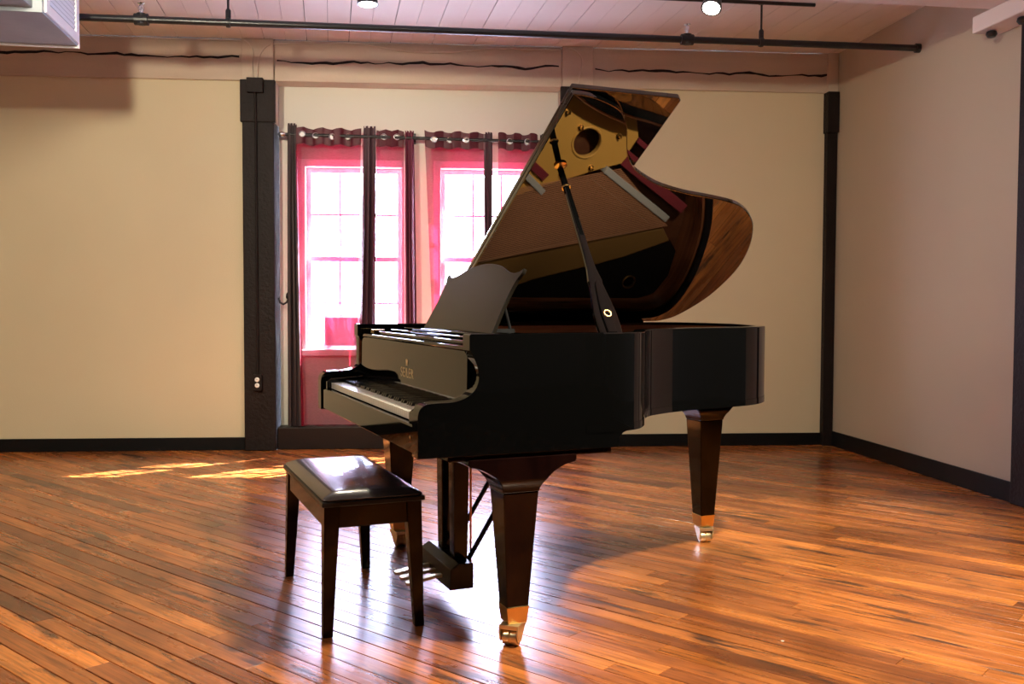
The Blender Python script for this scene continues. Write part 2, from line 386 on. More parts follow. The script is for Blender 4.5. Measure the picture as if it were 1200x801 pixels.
# ceiling: slab + planks
struct_ceiling = MB().box(XL - 0.2, 8.2, YF - 0.2, 8.2, ZC + 0.03, ZC + 0.18).build('ceiling', 'dark_gap')
struct(struct_ceiling, 'painted plank ceiling')
def clip(poly, halfplanes):
    for (p, n) in halfplanes:
        out = []
        for i in range(len(poly)):
            a, b = poly[i], poly[(i + 1) % len(poly)]
            da = (a[0] - p[0]) * n[0] + (a[1] - p[1]) * n[1]; db = (b[0] - p[0]) * n[0] + (b[1] - p[1]) * n[1]
            if da >= 0: out.append(a)
            if (da >= 0) != (db >= 0):
                t = da / (da - db); out.append((a[0] + (b[0] - a[0]) * t, a[1] + (b[1] - a[1]) * t))
        poly = out
        if len(poly) < 3: return []
    return poly
wn = MW.to_3x3() @ Vector((0, 1, 0)); w0 = MW @ Vector((0, 0, 0)); rn = MR.to_3x3() @ Vector((0, 1, 0))
def room_planes(off):
    return [((w0.x + wn.x * off, w0.y + wn.y * off), (-wn.x, -wn.y)), ((CORNER.x - rn.x * 0.002, CORNER.y - rn.y * 0.002), (-rn.x, -rn.y)),
            ((XL, 0), (1, 0)), ((0, YF), (0, 1))]
pd = Vector((-0.19, 1.0)).normalized(); pn = Vector((pd.y, -pd.x))
v = -6.6; i = 0
while v < 6.2:
    wdt = 0.150 + random.uniform(-0.004, 0.004); g = 0.0035 if i % 2 else 0.0012
    poly = []
    for (u_, v_) in ((-5, v + g), (9, v + g), (9, v + wdt - 0.0012), (-5, v + wdt - 0.0012)):
        q = pd * u_ + pn * v_; poly.append((q.x, q.y))
    poly = clip(poly, room_planes(-0.031))
    if poly:
        dz = random.uniform(0, 0.002)
        MB().prism(poly, ZC + dz, ZC + 0.03).build('ceiling_plank', 'ceiling_paint', struct_ceiling)
    v += wdt; i += 1

# floor: slab + boards
floor = MB().prism([(XL, YF), (8.2, YF), (8.2, 8.3), (XL, 8.3)], -0.12, -0.020).build('floor', 'dark_gap')
struct(floor, 'worn orange-brown plank floor laid on the diagonal')
fd = Vector((math.cos(FLOOR_ANG), math.sin(FLOOR_ANG))); fn = Vector((-fd.y, fd.x))
def project(x, y, z):
    z -= CAM_H; a = R(CAM_P); d = y * math.cos(a) - z * math.sin(a); u = z * math.cos(a) + y * math.sin(a)
    if d < 0.3: return None
    return 600 + CAM_F * x / d, 400.5 - CAM_F * u / d, d
boards = []
v = -6.5; row = 0; rnd = random.Random(11)
BW = 0.0772
while v < 8.5:
    u0 = -8 - rnd.uniform(0, 2.5)
    gap = rnd.uniform(0.0018, 0.0034) if rnd.random() < 0.45 else 0.0009
    while u0 < 9:
        ln = rnd.choice((0.55, 1.1, 1.7, 2.2, 2.6, 3.0)) * rnd.uniform(0.85, 1.15)
        poly = []
        for (u_, v_) in ((u0 + 0.0005, v + gap), (u0 + ln - 0.0005, v + gap), (u0 + ln - 0.0005, v + BW - gap), (u0 + 0.0005, v + BW - gap)):
            q = fd * u_ + fn * v_; poly.append((q.x, q.y))
        poly = clip(poly, room_planes(-0.002) )
        if len(poly) >= 3:
            cx = sum(p[0] for p in poly) / len(poly); cy = sum(p[1] for p in poly) / len(poly)
            area = 0; px = [project(p[0], p[1], 0) for p in poly]
            fr = clip(poly, [((0, 2.55), (0, 1)), ((0, 0), (1, 0.545)), ((0, 0), (-1, 0.545))])
            if fr:
                qs = [project(p[0], p[1], 0) for p in fr]
                area = abs(sum(qs[j][0] * qs[(j + 1) % len(qs)][1] - qs[(j + 1) % len(qs)][0] * qs[j][1] for j in range(len(qs)))) / 2
            boards.append((area, poly, min(1, max(0, rnd.gauss(0.48, 0.23)))))
        u0 += ln
    v += BW; row += 1
boards.sort(key=lambda b: -b[0])
def board_geo(mb, poly):
    n = len(poly); cx = sum(p[0] for p in poly) / n; cy = sum(p[1] for p in poly) / n; top = []
    for p in poly:                       # narrow chamfer at the top edge
        d = Vector((cx - p[0], cy - p[1])); L_ = max(d.length, 1e-6)
        du = Vector((d.dot(fd), d.dot(fn))); s = Vector((math.copysign(0.0012, du.x), math.copysign(0.0012, du.y)))
        q = Vector(p) + fd * s.x + fn * s.y; top.append((q.x, q.y))
    k0 = len(mb.v)
    mb.v += [(p[0], p[1], -0.020) for p in poly] + [(p[0], p[1], -0.0012) for p in poly] + [(p[0], p[1], 0.0) for p in top]
    for L in (0, n):
        for j in range(n): mb.f.append((k0 + L + j, k0 + L + (j + 1) % n, k0 + L + n + (j + 1) % n, k0 + L + n + j))
    mb.f.append(tuple(k0 + 2 * n + j for j in range(n)))
    return 3 * n
def tone_attr(o, tones):
    a = o.data.attributes.new('tone', 'FLOAT', 'POINT')
    a.data.foreach_set('value', tones)
for (area, poly, tone) in boards[:300]:
    mb = MB(); n = board_geo(mb, poly); o = mb.build('floor_board', 'floor_wood', floor); tone_attr(o, [tone] * n)
mb = MB(); tones = []
for (area, poly, tone) in boards[300:]:
    n = board_geo(mb, poly); tones += [tone] * n
o = mb.build('floor_boards', 'floor_wood', floor); tone_attr(o, tones); tag(o, kind='stuff')

# ------------------------------------------------------------------ windows
def window(n, x0, x1, z0, z1, lab):
    root = empty('window_%d' % n, MW @ Matrix.Translation(((x0 + x1) / 2, BN, 0))); struct(root, lab)
    h = (x1 - x0) / 2
    c = MB(); cw = 0.055
    c.box(-h - cw, -h, -0.02, 0.0, z0 - 0.02, z1 + cw); c.box(h, h + cw, -0.02, 0.0, z0 - 0.02, z1 + cw); c.box(-h, h, -0.02, 0.0, z1, z1 + cw)
    c.build('casing', 'white_trim', root, bevel=0.003)
    MB().box(-h - 0.08, h + 0.08, -0.045, 0.10, z0 - 0.045, z0 - 0.0).build('sill', 'white_trim', root, bevel=0.004)
    zm = (z0 + z1) / 2
    for (za, zb, yo) in ((z0, zm + 0.015, 0.030), (zm - 0.015, z1, 0.060)):
        fr = 0.036
        s = MB().box(-h, -h + fr, yo, yo + 0.028, za, zb).box(h - fr, h, yo, yo + 0.028, za, zb).box(-h + fr, h - fr, yo, yo + 0.028, za, za + fr).box(-h + fr, h - fr, yo, yo + 0.028, zb - fr, zb)
        so = s.build('sash', 'white_trim', root, bevel=0.002)
        iw = 2 * (h - fr); ih = zb - za - 2 * fr
        for k in (1, 2):
            xx = -h + fr + iw * k / 3
            MB().box(xx - 0.008, xx + 0.008, yo + 0.004, yo + 0.024, za + fr, zb - fr).build('muntin', 'white_trim', so)
        zz = za + fr + ih / 2
        MB().box(-h + fr, h - fr, yo + 0.005, yo + 0.023, zz - 0.008, zz + 0.008).build('muntin', 'white_trim', so)
        for a in range(3):
            for b in range(2):
                xa = -h + fr + iw * a / 3 + 0.008; xb = -h + fr + iw * (a + 1) / 3 - 0.008
                zc = za + fr + ih * b / 2 + 0.008; zd = za + fr + ih * (b + 1) / 2 - 0.008
                MB().add([(xa, yo + 0.014, zc), (xb, yo + 0.014, zc), (xb, yo + 0.014, zd), (xa, yo + 0.014, zd)], [(0, 1, 2, 3)]).build('pane', 'pane_glass', so)
    pl = bpy.data.lights.new('portal', 'AREA'); pl.shape = 'RECTANGLE'; pl.size = 2 * h; pl.size_y = z1 - z0
    pl.cycles.is_portal = True
    po = bpy.data.objects.new('portal', pl); COL.objects.link(po); po.parent = root
    po.matrix_local = Matrix.Translation((0, 0.12, (z0 + z1) / 2)) @ Matrix.Rotation(R(-90), 4, 'X')
    return root
w1 = window(1, *WINS[0], 'white double-hung window of twelve panes behind the red sheer curtains')
w2 = window(2, *WINS[1], 'white double-hung window of twelve panes partly hidden by the piano lid')

# pale frame standing on the first window's sill
e = empty('sill_frame', MW @ Matrix.Translation((-1.265, BN - 0.030, 0.7355))); tag(e, 'small white rectangular frame standing on the sill of the first window, behind the curtain', 'frame')
MB().box(-0.17, 0.17, 0.0, 0.014, 0.0, 0.03).box(-0.17, 0.17, 0.0, 0.014, 0.24, 0.27).box(-0.17, -0.14, 0.0, 0.014, 0.03, 0.24).box(0.14, 0.17, 0.0, 0.014, 0.03, 0.24).build('border', 'thin_paper', e)
MB().box(-0.14, 0.14, 0.004, 0.010, 0.03, 0.24).build('panel', 'thin_pink', e)

# ------------------------------------------------------------------ curtain rod and curtains
RODN, RODZ = 0.045, 2.325
e = empty('curtain_rod', MW @ Matrix.Translation((-1.70, RODN, RODZ))); tag(e, 'black metal curtain rod with a ball finial above the windows', 'curtain rod')
MB().tube([(0.02, 0, 0), (2.04, 0, -0.025)], 0.0125, 12).build('rod', 'black_metal', e, smooth=True)
MB().lathe([(0.004, -0.03), (0.018, -0.02), (0.024, 0), (0.018, 0.018), (0.01, 0.03)], (-0.002, 0, 0), 16, (1, 0, 0)).build('finial', 'steel', e, smooth=True)
for x in (0.05, 0.965, 1.95):
    MB().box(x - 0.008, x + 0.008, 0.0, BN - RODN, -0.008, 0.008).box(x - 0.014, x + 0.014, BN - RODN - 0.006, BN - RODN, -0.04, 0.04).build('bracket', 'black_metal', e)

def panel(xa_top, xb_top, xa_bot, xb_bot, z0, folds, amp, gather, seed, name, body, lab, hem=True, group=None, ztop=2.375, grom=None, slack=0.0):
    """cloth hung on the rod; gather: list of (u0,u1,share) compressing a share of cloth into a short span"""
    root = empty(name, MW @ Matrix.Translation(((xa_top + xb_top) / 2, RODN, RODZ))); cx = (xa_top + xb_top) / 2
    tag(root, lab, 'curtain', group)
    rnd = random.Random(seed); NU, NV = int(folds * 22), 36
    ph = [rnd.uniform(0, 6.28) for _ in range(6)]
    def xmap(u):
        for (a, b, s0, s1) in gather:
            if a <= u <= b: return s0 + (s1 - s0) * (u - a) / (b - a)
        return u
    def pt(u, t):     # t 0 top .. 1 bottom
        us = xmap(u)
        x = (xa_top + (xb_top - xa_top) * us) * (1 - t) + (xa_bot + (xb_bot - xa_bot) * us) * t
        k = 0.30 + 0.70 * min(1, t * 2.5)
        y = amp * k * math.sin(2 * math.pi * folds * u + ph[0] + 0.5 * t * math.sin(3 * u + ph[1])) + 0.3 * amp * math.sin(2 * math.pi * folds * 0.5 * u + ph[2] + 2 * t)
        x += slack * math.sin(math.pi * t) * math.sin(5 * u + ph[3]) + 0.006 * math.sin(2 * math.pi * folds * u * 2 + ph[4] + 3 * t)
        tz = ztop + 0.008 * math.sin(2 * math.pi * folds * u + ph[5]) - 0.02 * (x + 1.6) / 2
        return (x - cx, y, tz + (z0 - tz) * t - RODZ)
    tt = 0.0
    def sheet(t0, t1, nv, nm, mt, push=0.0):
        g = MB()
        for j in range(nv + 1):
            for i in range(NU + 1):
                p = pt(i / NU, t0 + (t1 - t0) * j / nv); g.v.append((p[0], p[1] - push, p[2]))
        for j in range(nv):
            for i in range(NU): g.f.append((j * (NU + 1) + i, j * (NU + 1) + i + 1, (j + 1) * (NU + 1) + i + 1, (j + 1) * (NU + 1) + i))
        return g.build(nm, mt, root, smooth=True)
    hemt = 0.055
    if hem:
        sheet(0, hemt, 4, 'top_hem', 'hem_burgundy')
        sheet(hemt, 1, NV, 'drop', body)
        for u in (grom or []):
            p = pt(u, hemt * 0.45)
            MB().torus((p[0], p[1] - 0.006, p[2]), (0.15, -1, 0), 0.021, 0.005).build('grommet', 'steel', root, smooth=True)
            MB().lathe([(0.0185, 0), (0.0185, 0.002)], (p[0], p[1] - 0.004, p[2]), 16, (0.15, -1, 0)).build('eyelet', 'white_plastic', root)
    else:
        sheet(0, 1, NV, 'drop', body)
    return root
SG = 'burgundy curtain panels'
panel(-1.655, -1.595, -1.675, -1.560, 0.17, 3, 0.022, [], 3, 'curtain', 'curtain_charcoal', 'narrow charcoal curtain hanging in tight folds beside the dark post', hem=False, ztop=2.40)
panel(-1.590, -1.120, -1.590, -1.165, 0.172, 3.4, 0.026, [], 5, 'curtain', 'sheer_burgundy', 'wide sheer burgundy curtain next to the charcoal one, showing the white window sash', grom=(0.07, 0.30, 0.54, 0.78))
panel(-1.108, -1.020, -1.16, -1.03, 0.172, 3, 0.020, [], 8, 'curtain', 'curtain_plum', 'bunched plum curtain in a narrow fold in front of the first window', hem=False, ztop=2.395)
panel(-1.010, -0.810, -1.02, -0.80, 0.172, 2.2, 0.024, [], 9, 'curtain', 'sheer_burgundy', 'short sheer burgundy curtain between two plum folds at the first window', grom=(0.25, 0.72))
panel(-0.800, -0.735, -0.79, -0.715, 0.172, 3, 0.020, [], 12, 'curtain', 'curtain_wine', 'wine red curtain edge bunched between the two windows', hem=False, ztop=2.37)
panel(-0.662, -0.215, -0.56, -0.225, 0.172, 3.4, 0.024, [], 14, 'curtain', 'sheer_burgundy', 'sheer burgundy curtain behind the music desk, over the second window', grom=(0.16, 0.42, 0.70))
panel(-0.205, -0.150, -0.215, -0.13, 0.172, 3, 0.018, [], 17, 'curtain', 'curtain_plum', 'bunched plum curtain in a narrow fold before the second window', hem=False, ztop=2.375)
panel(-0.110, 0.195, -0.09, 0.18, 0.172, 2.6, 0.024, [], 19, 'curtain', 'sheer_burgundy', 'burgundy curtain at the edge of the raised piano lid', grom=(0.3, 0.72))
panel(0.215, 0.280, 0.215, 0.31, 0.172, 3, 0.020, [], 23, 'curtain', 'curtain_charcoal', 'charcoal curtain mostly hidden behind the raised piano lid', hem=False, ztop=2.375)

# hold-back hook on the bay wall
e = empty('curtain_holdback', MW @ Matrix.Translation((-1.700, BN, 1.11))); tag(e, 'small black curtain holdback hook beside the dark post', 'hook')
MB().lathe([(0.028, 0), (0.03, 0.006), (0.02, 0.012)], (0.035, 0, 0.03), 16, (0, -1, 0)).build('rosette', 'black_metal', e, smooth=True)
MB().tube([(0.035, -0.01, 0.03), (0.035, -0.07, 0.01), (0.025, -0.09, -0.02), (0.0, -0.10, -0.035), (-0.025, -0.09, -0.02), (-0.035, -0.08, 0.012)], 0.008, 8).build('hook', 'black_metal', e, smooth=True)
MB().lathe([(0.006, -0.016), (0.017, -0.008), (0.02, 0.0), (0.017, 0.008), (0.006, 0.016)], (0.035, -0.075, 0.02), 14, (0, -1, 0)).build('knob', 'black_metal', e, smooth=True)

# ------------------------------------------------------------------ electrics on the post
e = empty('conduit_outlet', MW @ Matrix.Translation((-1.868, -0.0605, 0.0))); tag(e, 'white duplex outlet in a dark box with conduit running up the brown post', 'outlet')
MB().box(-0.034, 0.034, -0.035, 0.0, 0.445, 0.565).build('box', 'post_brown', e, bevel=0.004)
for z in (0.485, 0.527):
    r = MB().lathe([(0.0165, 0), (0.0165, 0.004), (0.014, 0.0055)], (0, -0.035, z), 18, (0, -1, 0)); ro = r.build('receptacle', 'white_plastic', e, smooth=True)
    MB().box(-0.0065, -0.0045, -0.0415, -0.0395, z - 0.001, z + 0.008).box(0.0045, 0.0065, -0.0415, -0.0395, z - 0.001, z + 0.007).build('slot', 'dark_gap', ro)
MB().tube([(0, -0.013, 0.56), (0, -0.013, 2.39)], 0.009, 10).tube([(0, -0.013, 2.38), (0, -0.024, 2.42), (0, -0.024, 2.60)], 0.009, 10).build('conduit', 'post_brown', e, smooth=True)
MB().box(-0.058, 0.058, -0.052, -0.0125, 2.595, 2.70).build('junction_box', 'post_brown', e, bevel=0.004)
def cable(name, pts, lab):
    cu = MB()
    P = [Vector(p) for p in pts]; out = []
    for i in range(len(P) - 1):
        p0, p1, p2, p3 = P[max(i - 1, 0)], P[i], P[i + 1], P[min(i + 2, len(P) - 1)]
        for k in range(6):
            t = k / 6; out.append(0.5 * ((2 * p1) + (p2 - p0) * t + (2 * p0 - 5 * p1 + 4 * p2 - p3) * t * t + (3 * p1 - p0 - 3 * p2 + p3) * t ** 3))
    out.append(P[-1])
    o = cu.tube(out, 0.0055, 8).build(name, 'cream_cable', smooth=True); o.matrix_world = MW; tag(o, lab, 'cable', None); return o
cable('electric_cable', [(-1.885, -0.075, 2.70), (-1.89, -0.072, 2.80), (-1.885, -0.068, 2.90), (-1.93, -0.066, 2.965), (-2.0, -0.040, 2.978), (-2.3, -0.038, 2.98), (-3.2, -0.038, 2.98)], 'thin cream cable leaving the junction box to the left along the beam')
cable('electric_cable', [(-1.855, -0.075, 2.70), (-1.85, -0.072, 2.80), (-1.83, -0.068, 2.88), (-1.78, -0.066, 2.94), (-1.70, -0.040, 2.962), (-1.5, -0.038, 2.968), (-1.15, -0.038, 2.975), (-0.95, -0.038, 2.95), (-0.75, -0.038, 2.925), (-0.45, -0.038, 2.93), (-0.15, -0.038, 2.965), (0.1, -0.038, 2.965), (0.36, -0.040, 2.970), (0.44, -0.068, 2.965), (0.505, -0.070, 2.90), (0.50, -0.072, 2.82), (0.47, -0.075, 2.70)], 'thin cream cable sagging along the beam above the curtains to the far post')

# ------------------------------------------------------------------ sprinkler pipe
PZ = 2.74
def at_z(u, v, z):
    r = R(CAM_R); a, b = u - 600, v - 400.5
    ix = (a * math.cos(r) + b * math.sin(r)) / CAM_F; iy = (-a * math.sin(r) + b * math.cos(r)) / CAM_F
    p = R(CAM_P); d = Vector((ix, math.cos(p) - iy * math.sin(p), -math.sin(p) - iy * math.cos(p)))
    return Vector((0, 0, CAM_H)) + d * ((z - CAM_H) / d.z)
pa, pb = at_z(90, 20, PZ), at_z(1078, 56.5, PZ)
pdr = (pb - pa).normalized(); pa = pa - pdr * 1.6
e = empty('sprinkler_pipe', Matrix.Translation(pa) @ Matrix.Rotation(math.atan2(pdr.y, pdr.x), 4, 'Z')); tag(e, 'long black sprinkler pipe hung below the plank ceiling', 'pipe')
PL = (pb - pa).length
MB().tube([(0, 0, 0), (PL, 0, 0)], 0.021, 14).build('pipe', 'black_metal', e, smooth=True)
MB().lathe([(0.030, 0), (0.030, 0.03), (0.022, 0.034)], (PL - 0.03, 0, 0), 16, (1, 0, 0)).build('end_cap', 'black_metal', e, smooth=True)
def along(u, v):
    q = at_z(u, v, PZ); return (q - pa).dot(pdr)
for (u, v) in ((269, 29), (897, 46)):
    x = along(u, v)
    h = MB().tube([(x, 0, 0.02), (x, 0, ZC - PZ)], 0.007, 8).lathe([(0.028, -0.012), (0.030, 0), (0.028, 0.012)], (x, 0, 0), 16, (1, 0, 0)).lathe([(0.016, 0.02), (0.016, 0.07), (0.010, 0.08)], (x, 0, 0), 10).lathe([(0.022, -0.012), (0.022, 0)], (x, 0, ZC - PZ), 12)
    h.build('hanger', 'black_metal', e, smooth=True)
for (u, v) in ((165, 22), (810, 42)):
    x = along(u, v)
    MB().lathe([(0.034, -0.04), (0.034, 0.04)], (x, 0, 0), 16, (1, 0, 0)).lathe([(0.03, -0.03), (0.03, 0.034)], (x, 0, 0), 12).build('tee_fitting', 'black_metal', e, bevel=0.003)
    s = MB().lathe([(0.012, 0.034), (0.012, 0.055), (0.007, 0.058), (0.006, 0.085), (0.020, 0.090), (0.022, 0.094)], (x, 0, 0), 14)
    s.tube([(x - 0.012, 0, 0.055), (x - 0.016, 0, 0.07), (x - 0.004, 0, 0.088)], 0.0025, 6).tube([(x + 0.012, 0, 0.055), (x + 0.016, 0, 0.07), (x + 0.004, 0, 0.088)], 0.0025, 6)
    s.build('sprinkler_head', 'steel', e, smooth=True)

# ------------------------------------------------------------------ air duct, upper left
DZ = 2.50
dB = at_z(91, 54, DZ); dA = at_z(51, 16, DZ); dl = (dB - dA); dl.z = 0; dl.normalize()
MD = Matrix.Translation(dB) @ Matrix.Rotation(math.atan2(dl.y, dl.x) - math.pi / 2, 4, 'Z')     # y away from camera, x to the right
e = empty('air_duct', MD); tag(e, 'grey sheet-metal air duct end with a white grille under the ceiling', 'duct')
MB().box(-2.0, 0.0, -0.62, 0.0, 0.0, ZC - DZ - 0.002).build('duct_box', 'duct_grey', e, bevel=0.003)
MB().box(-2.0, -0.045, -3.2, -0.62, 0.02, ZC - DZ - 0.002).build('duct_run', 'duct_grey', e, bevel=0.003)
MB().box(-2.0, 0.008, 0.0, 0.012, -0.012, ZC - DZ - 0.002).build('flange', 'duct_white', e, bevel=0.002)
g = MB().box(0, 0.012, -0.59, -0.53, 0.01, 0.37).box(0, 0.012, -0.06, -0.012, 0.01, 0.37).box(0, 0.012, -0.53, -0.06, 0.01, 0.06).box(0, 0.012, -0.53, -0.06, 0.32, 0.37)
go = g.build('grille_frame', 'duct_white', e, bevel=0.002)
for k in range(10):
    z = 0.075 + k * 0.025
    MB().add([(0.001, -0.53, z), (0.008, -0.53, z + 0.013), (0.008, -0.06, z + 0.013), (0.001, -0.06, z), (0.001, -0.53, z + 0.002), (0.008, -0.53, z + 0.015), (0.008, -0.06, z + 0.015), (0.001, -0.06, z + 0.002)],
             [(0, 1, 2, 3), (7, 6, 5, 4), (0, 4, 5, 1), (3, 2, 6, 7), (1, 5, 6, 2), (0, 3, 7, 4)]).build('louvre', 'grille_grey', go)

# ------------------------------------------------------------------ track lights
def track_light(pos, aim, watts, ang, colr, lab, seen):
    pos = Vector(pos); d = (Vector(aim) - pos).normalized()
    root = empty('track_light', Matrix.Translation((pos.x, pos.y, ZC))); tag(root, lab, 'spotlight', 'black ceiling spotlights')
    off = pos - Vector((pos.x, pos.y, ZC)); q = Vector((0, 0, -1)).rotation_difference(d)
    MB().box(-0.05, 0.05, -0.02, 0.02, -0.035, 0.0).build('track_adapter', 'black_metal', root, bevel=0.003)
    MB().tube([(0, 0, -0.03), (0, 0, off.z + 0.03)], 0.008, 8).build('stem', 'black_metal', root, smooth=True)
    b = MB().lathe([(0.028, 0.085), (0.042, 0.07), (0.045, 0.02), (0.056, -0.04), (0.058, -0.055)], (0, 0, 0), 24)
    b.xf(Matrix.Translation(off) @ q.to_matrix().to_4x4()); b.build('lamp_head', 'black_metal', root, smooth=True)
    g = MB().lathe([(0.048, -0.0545), (0.048, -0.0562), (0.030, -0.058)], (0, 0, 0), 24)
    g.xf(Matrix.Translation(off) @ q.to_matrix().to_4x4()); g.build('lens', 'lamp_glow', root, smooth=True)
    L = bpy.data.lights.new('spot', 'SPOT'); L.energy = watts; L.spot_size = R(ang); L.spot_blend = 0.6; L.shadow_soft_size = 0.07; L.color = colr
    lo = bpy.data.objects.new('spot', L); COL.objects.link(lo); lo.parent = root
    lo.matrix_local = Matrix.Translation(off + d * 0.12) @ d.to_track_quat('-Z', 'Y').to_matrix().to_4x4()
labs = ['black spotlight pointing straight down from the ceiling in front of the curtains', 'bright black spotlight on a track near the sprinkler pipe hanger',
        'black ceiling spotlight lighting the floor beside the piano', 'black ceiling spotlight aimed at the wall left of the post',
        'added unseen black ceiling spotlight aimed at the wall behind the piano lid', 'added unseen black ceiling spotlight brightening the floor by the bench']
for (L, lab) in zip(LAMPS, labs): track_light(*L, lab, True)
ta, tb = at_z(775, -2, ZC - 0.03), at_z(955, 6, ZC - 0.03)
t = MB().tube([ta - (tb - ta) * 0.6, tb], 0.012, 6).build('light_track', 'black_metal'); tag(t, 'thin black light track on the ceiling beside the bright spotlight', 'light track')

# ------------------------------------------------------------------ grand piano
from mathutils.geometry import delaunay_2d_cdt
MP = Matrix.Translation((-0.5673, 3.5016, 0)) @ Matrix.Rotation(R(-67.3685), 4, 'Z')   # x bass -> treble, y keys -> tail
piano = empty('grand_piano', MP); tag(piano, 'polished black grand piano with its lid raised on a prop and gold plate inside', 'piano')
H = 0.996
def cat(P, k=5):
    P = [Vector((p[0], p[1])) for p in P]; out = []
    for i in range(len(P) - 1):
        p0, p1, p2, p3 = P[max(i - 1, 0)], P[i], P[i + 1], P[min(i + 2, len(P) - 1)]
        for j in range(k):
            t = j / k; q = 0.5 * ((2 * p1) + (p2 - p0) * t + (2 * p0 - 5 * p1 + 4 * p2 - p3) * t * t + (3 * p1 - p0 - 3 * p2 + p3) * t ** 3); out.append((q.x, q.y))
    out.append((P[-1].x, P[-1].y)); return out
bent = cat([(0.75, 0.60), (0.75, 0.66), (0.738, 0.715), (0.708, 0.775), (0.66, 0.82), (0.595, 0.865), (0.50, 0.92), (0.43, 0.975), (0.385, 1.04), (0.335, 1.15), (0.295, 1.295), (0.27, 1.435), (0.235, 1.58), (0.165, 1.69), (0.06, 1.775), (-0.10, 1.845), (-0.28, 1.885), (-0.505, 1.878), (-0.67, 1.82), (-0.735, 1.74), (-0.75, 1.65)], 4)
outer = [(0.75, 0.56)] + bent + [(-0.75, 0.17)]
def inset(path, d):
    out = []
    for i in range(len(path)):
        a = Vector(path[max(i - 1, 0)]); b = Vector(path[min(i + 1, len(path) - 1)]); t = (b - a).normalized(); n = Vector((-t.y, t.x))
        out.append((path[i][0] + n.x * d, path[i][1] + n.y * d))
    return out
inner = inset(outer, 0.045); mid = inset(outer, 0.040)
def ribbon(out_, in_, z0, z1, close=True):
    m = MB(); n = len(out_)
    m.v = [(p[0], p[1], z0) for p in out_] + [(p[0], p[1], z1) for p in out_] + [(p[0], p[1], z0) for p in in_] + [(p[0], p[1], z1) for p in in_]
    for i in range(n - 1):
        m.f += [(i, i + 1, n + i + 1, n + i), (2 * n + i + 1, 2 * n + i, 3 * n + i, 3 * n + i + 1), (n + i, n + i + 1, 3 * n + i + 1, 3 * n + i), (i + 1, i, 2 * n + i, 2 * n + i + 1)]
    m.f += [(0, n, 3 * n, 2 * n), (n - 1, 3 * n - 1, 4 * n - 1, 2 * n - 1)]
    return m
ribbon(outer, mid, 0.68, H).build('rim', 'piano_black', piano, bevel=0.004, smooth=True)
ribbon(inset(outer, 0.0401), inset(outer, 0.052), 0.79, H - 0.014).build('inner_rim', 'inner_rim_wood', piano, smooth=True)
ribbon(inset(outer, -0.0015), inset(outer, 0.004), 0.675, 0.70).build('rim_moulding', 'piano_black', piano, smooth=True)
# arms / cheeks
arm = [(0.0, 0.625), (0.68, 0.625), (0.68, 0.655), (0.695, 0.672), (0.73, 0.684), (0.66, 0.72), (0.62, H), (0.168, H), (0.163, 0.992), (0.163, 0.945)] + \
      cat([(0.165, 0.945), (0.178, 0.922), (0.19, 0.89), (0.193, 0.855), (0.18, 0.825), (0.15, 0.803), (0.11, 0.792), (0.06, 0.791), (0.025, 0.787), (0.006, 0.772), (0.0, 0.75)], 3)
for (xa, xb) in ((0.69, 0.7505), (-0.7505, -0.69)):
    MB().prism(arm, xa, xb, 'x').build('arm', 'piano_black', piano, bevel=0.004)
MB().box(-0.69, 0.69, 0.03, 0.68, 0.628, 0.69).build('keybed', 'piano_black', piano, bevel=0.003)
MB().prism([(0.006, 0.632), (0.028, 0.632), (0.028, 0.718), (0.010, 0.718), (0.006, 0.712)], -0.69, 0.69, 'x').build('key_slip', 'piano_black', piano, bevel=0.002)
MB().box(-0.735, 0.735, 0.10, 0.66, 0.606, 0.6245).build('under_frame', 'mahogany', piano, bevel=0.004)
for (xa, xb) in ((0.613, 0.6895), (-0.6895, -0.613)):
    MB().prism([(0.012, 0.69), (0.172, 0.69), (0.172, 0.775), (0.15, 0.771), (0.03, 0.764), (0.012, 0.752)], xa, xb, 'x').build('key_block', 'piano_black', piano, bevel=0.005, segs=3)
# keyboard
kb = MB().box(-0.612, 0.612, 0.04, 0.174, 0.69, 0.7215).build('keyboard', 'ebony', piano)
KW = 1.222 / 52
wm = MB().box(-KW / 2 + 0.0011, KW / 2 - 0.0011, 0.030, 0.173, 0.722, 0.746).mesh('white_key'); wm.materials.append(M['ivory'])
bk = MB().add([(-0.0055, 0.082, 0.745), (0.0055, 0.082, 0.745), (0.0055, 0.173, 0.745), (-0.0055, 0.173, 0.745), (-0.0045, 0.087, 0.7575), (0.0045, 0.087, 0.7575), (0.0045, 0.173, 0.7585), (-0.0045, 0.173, 0.7585)],
              [(3, 2, 1, 0), (4, 5, 6, 7), (0, 1, 5, 4), (1, 2, 6, 5), (2, 3, 7, 6), (3, 0, 4, 7)]).mesh('black_key'); bk.materials.append(M['ebony'])
for i in range(52):
    x = -0.611 + KW * (i + 0.5); o = bpy.data.objects.new('white_key', wm); COL.objects.link(o); o.parent = kb; o.location.x = x
    if i < 51 and (i % 7) not in (1, 4):
        o = bpy.data.objects.new('black_key', bk); COL.objects.link(o); o.parent = kb; o.location.x = x + KW / 2
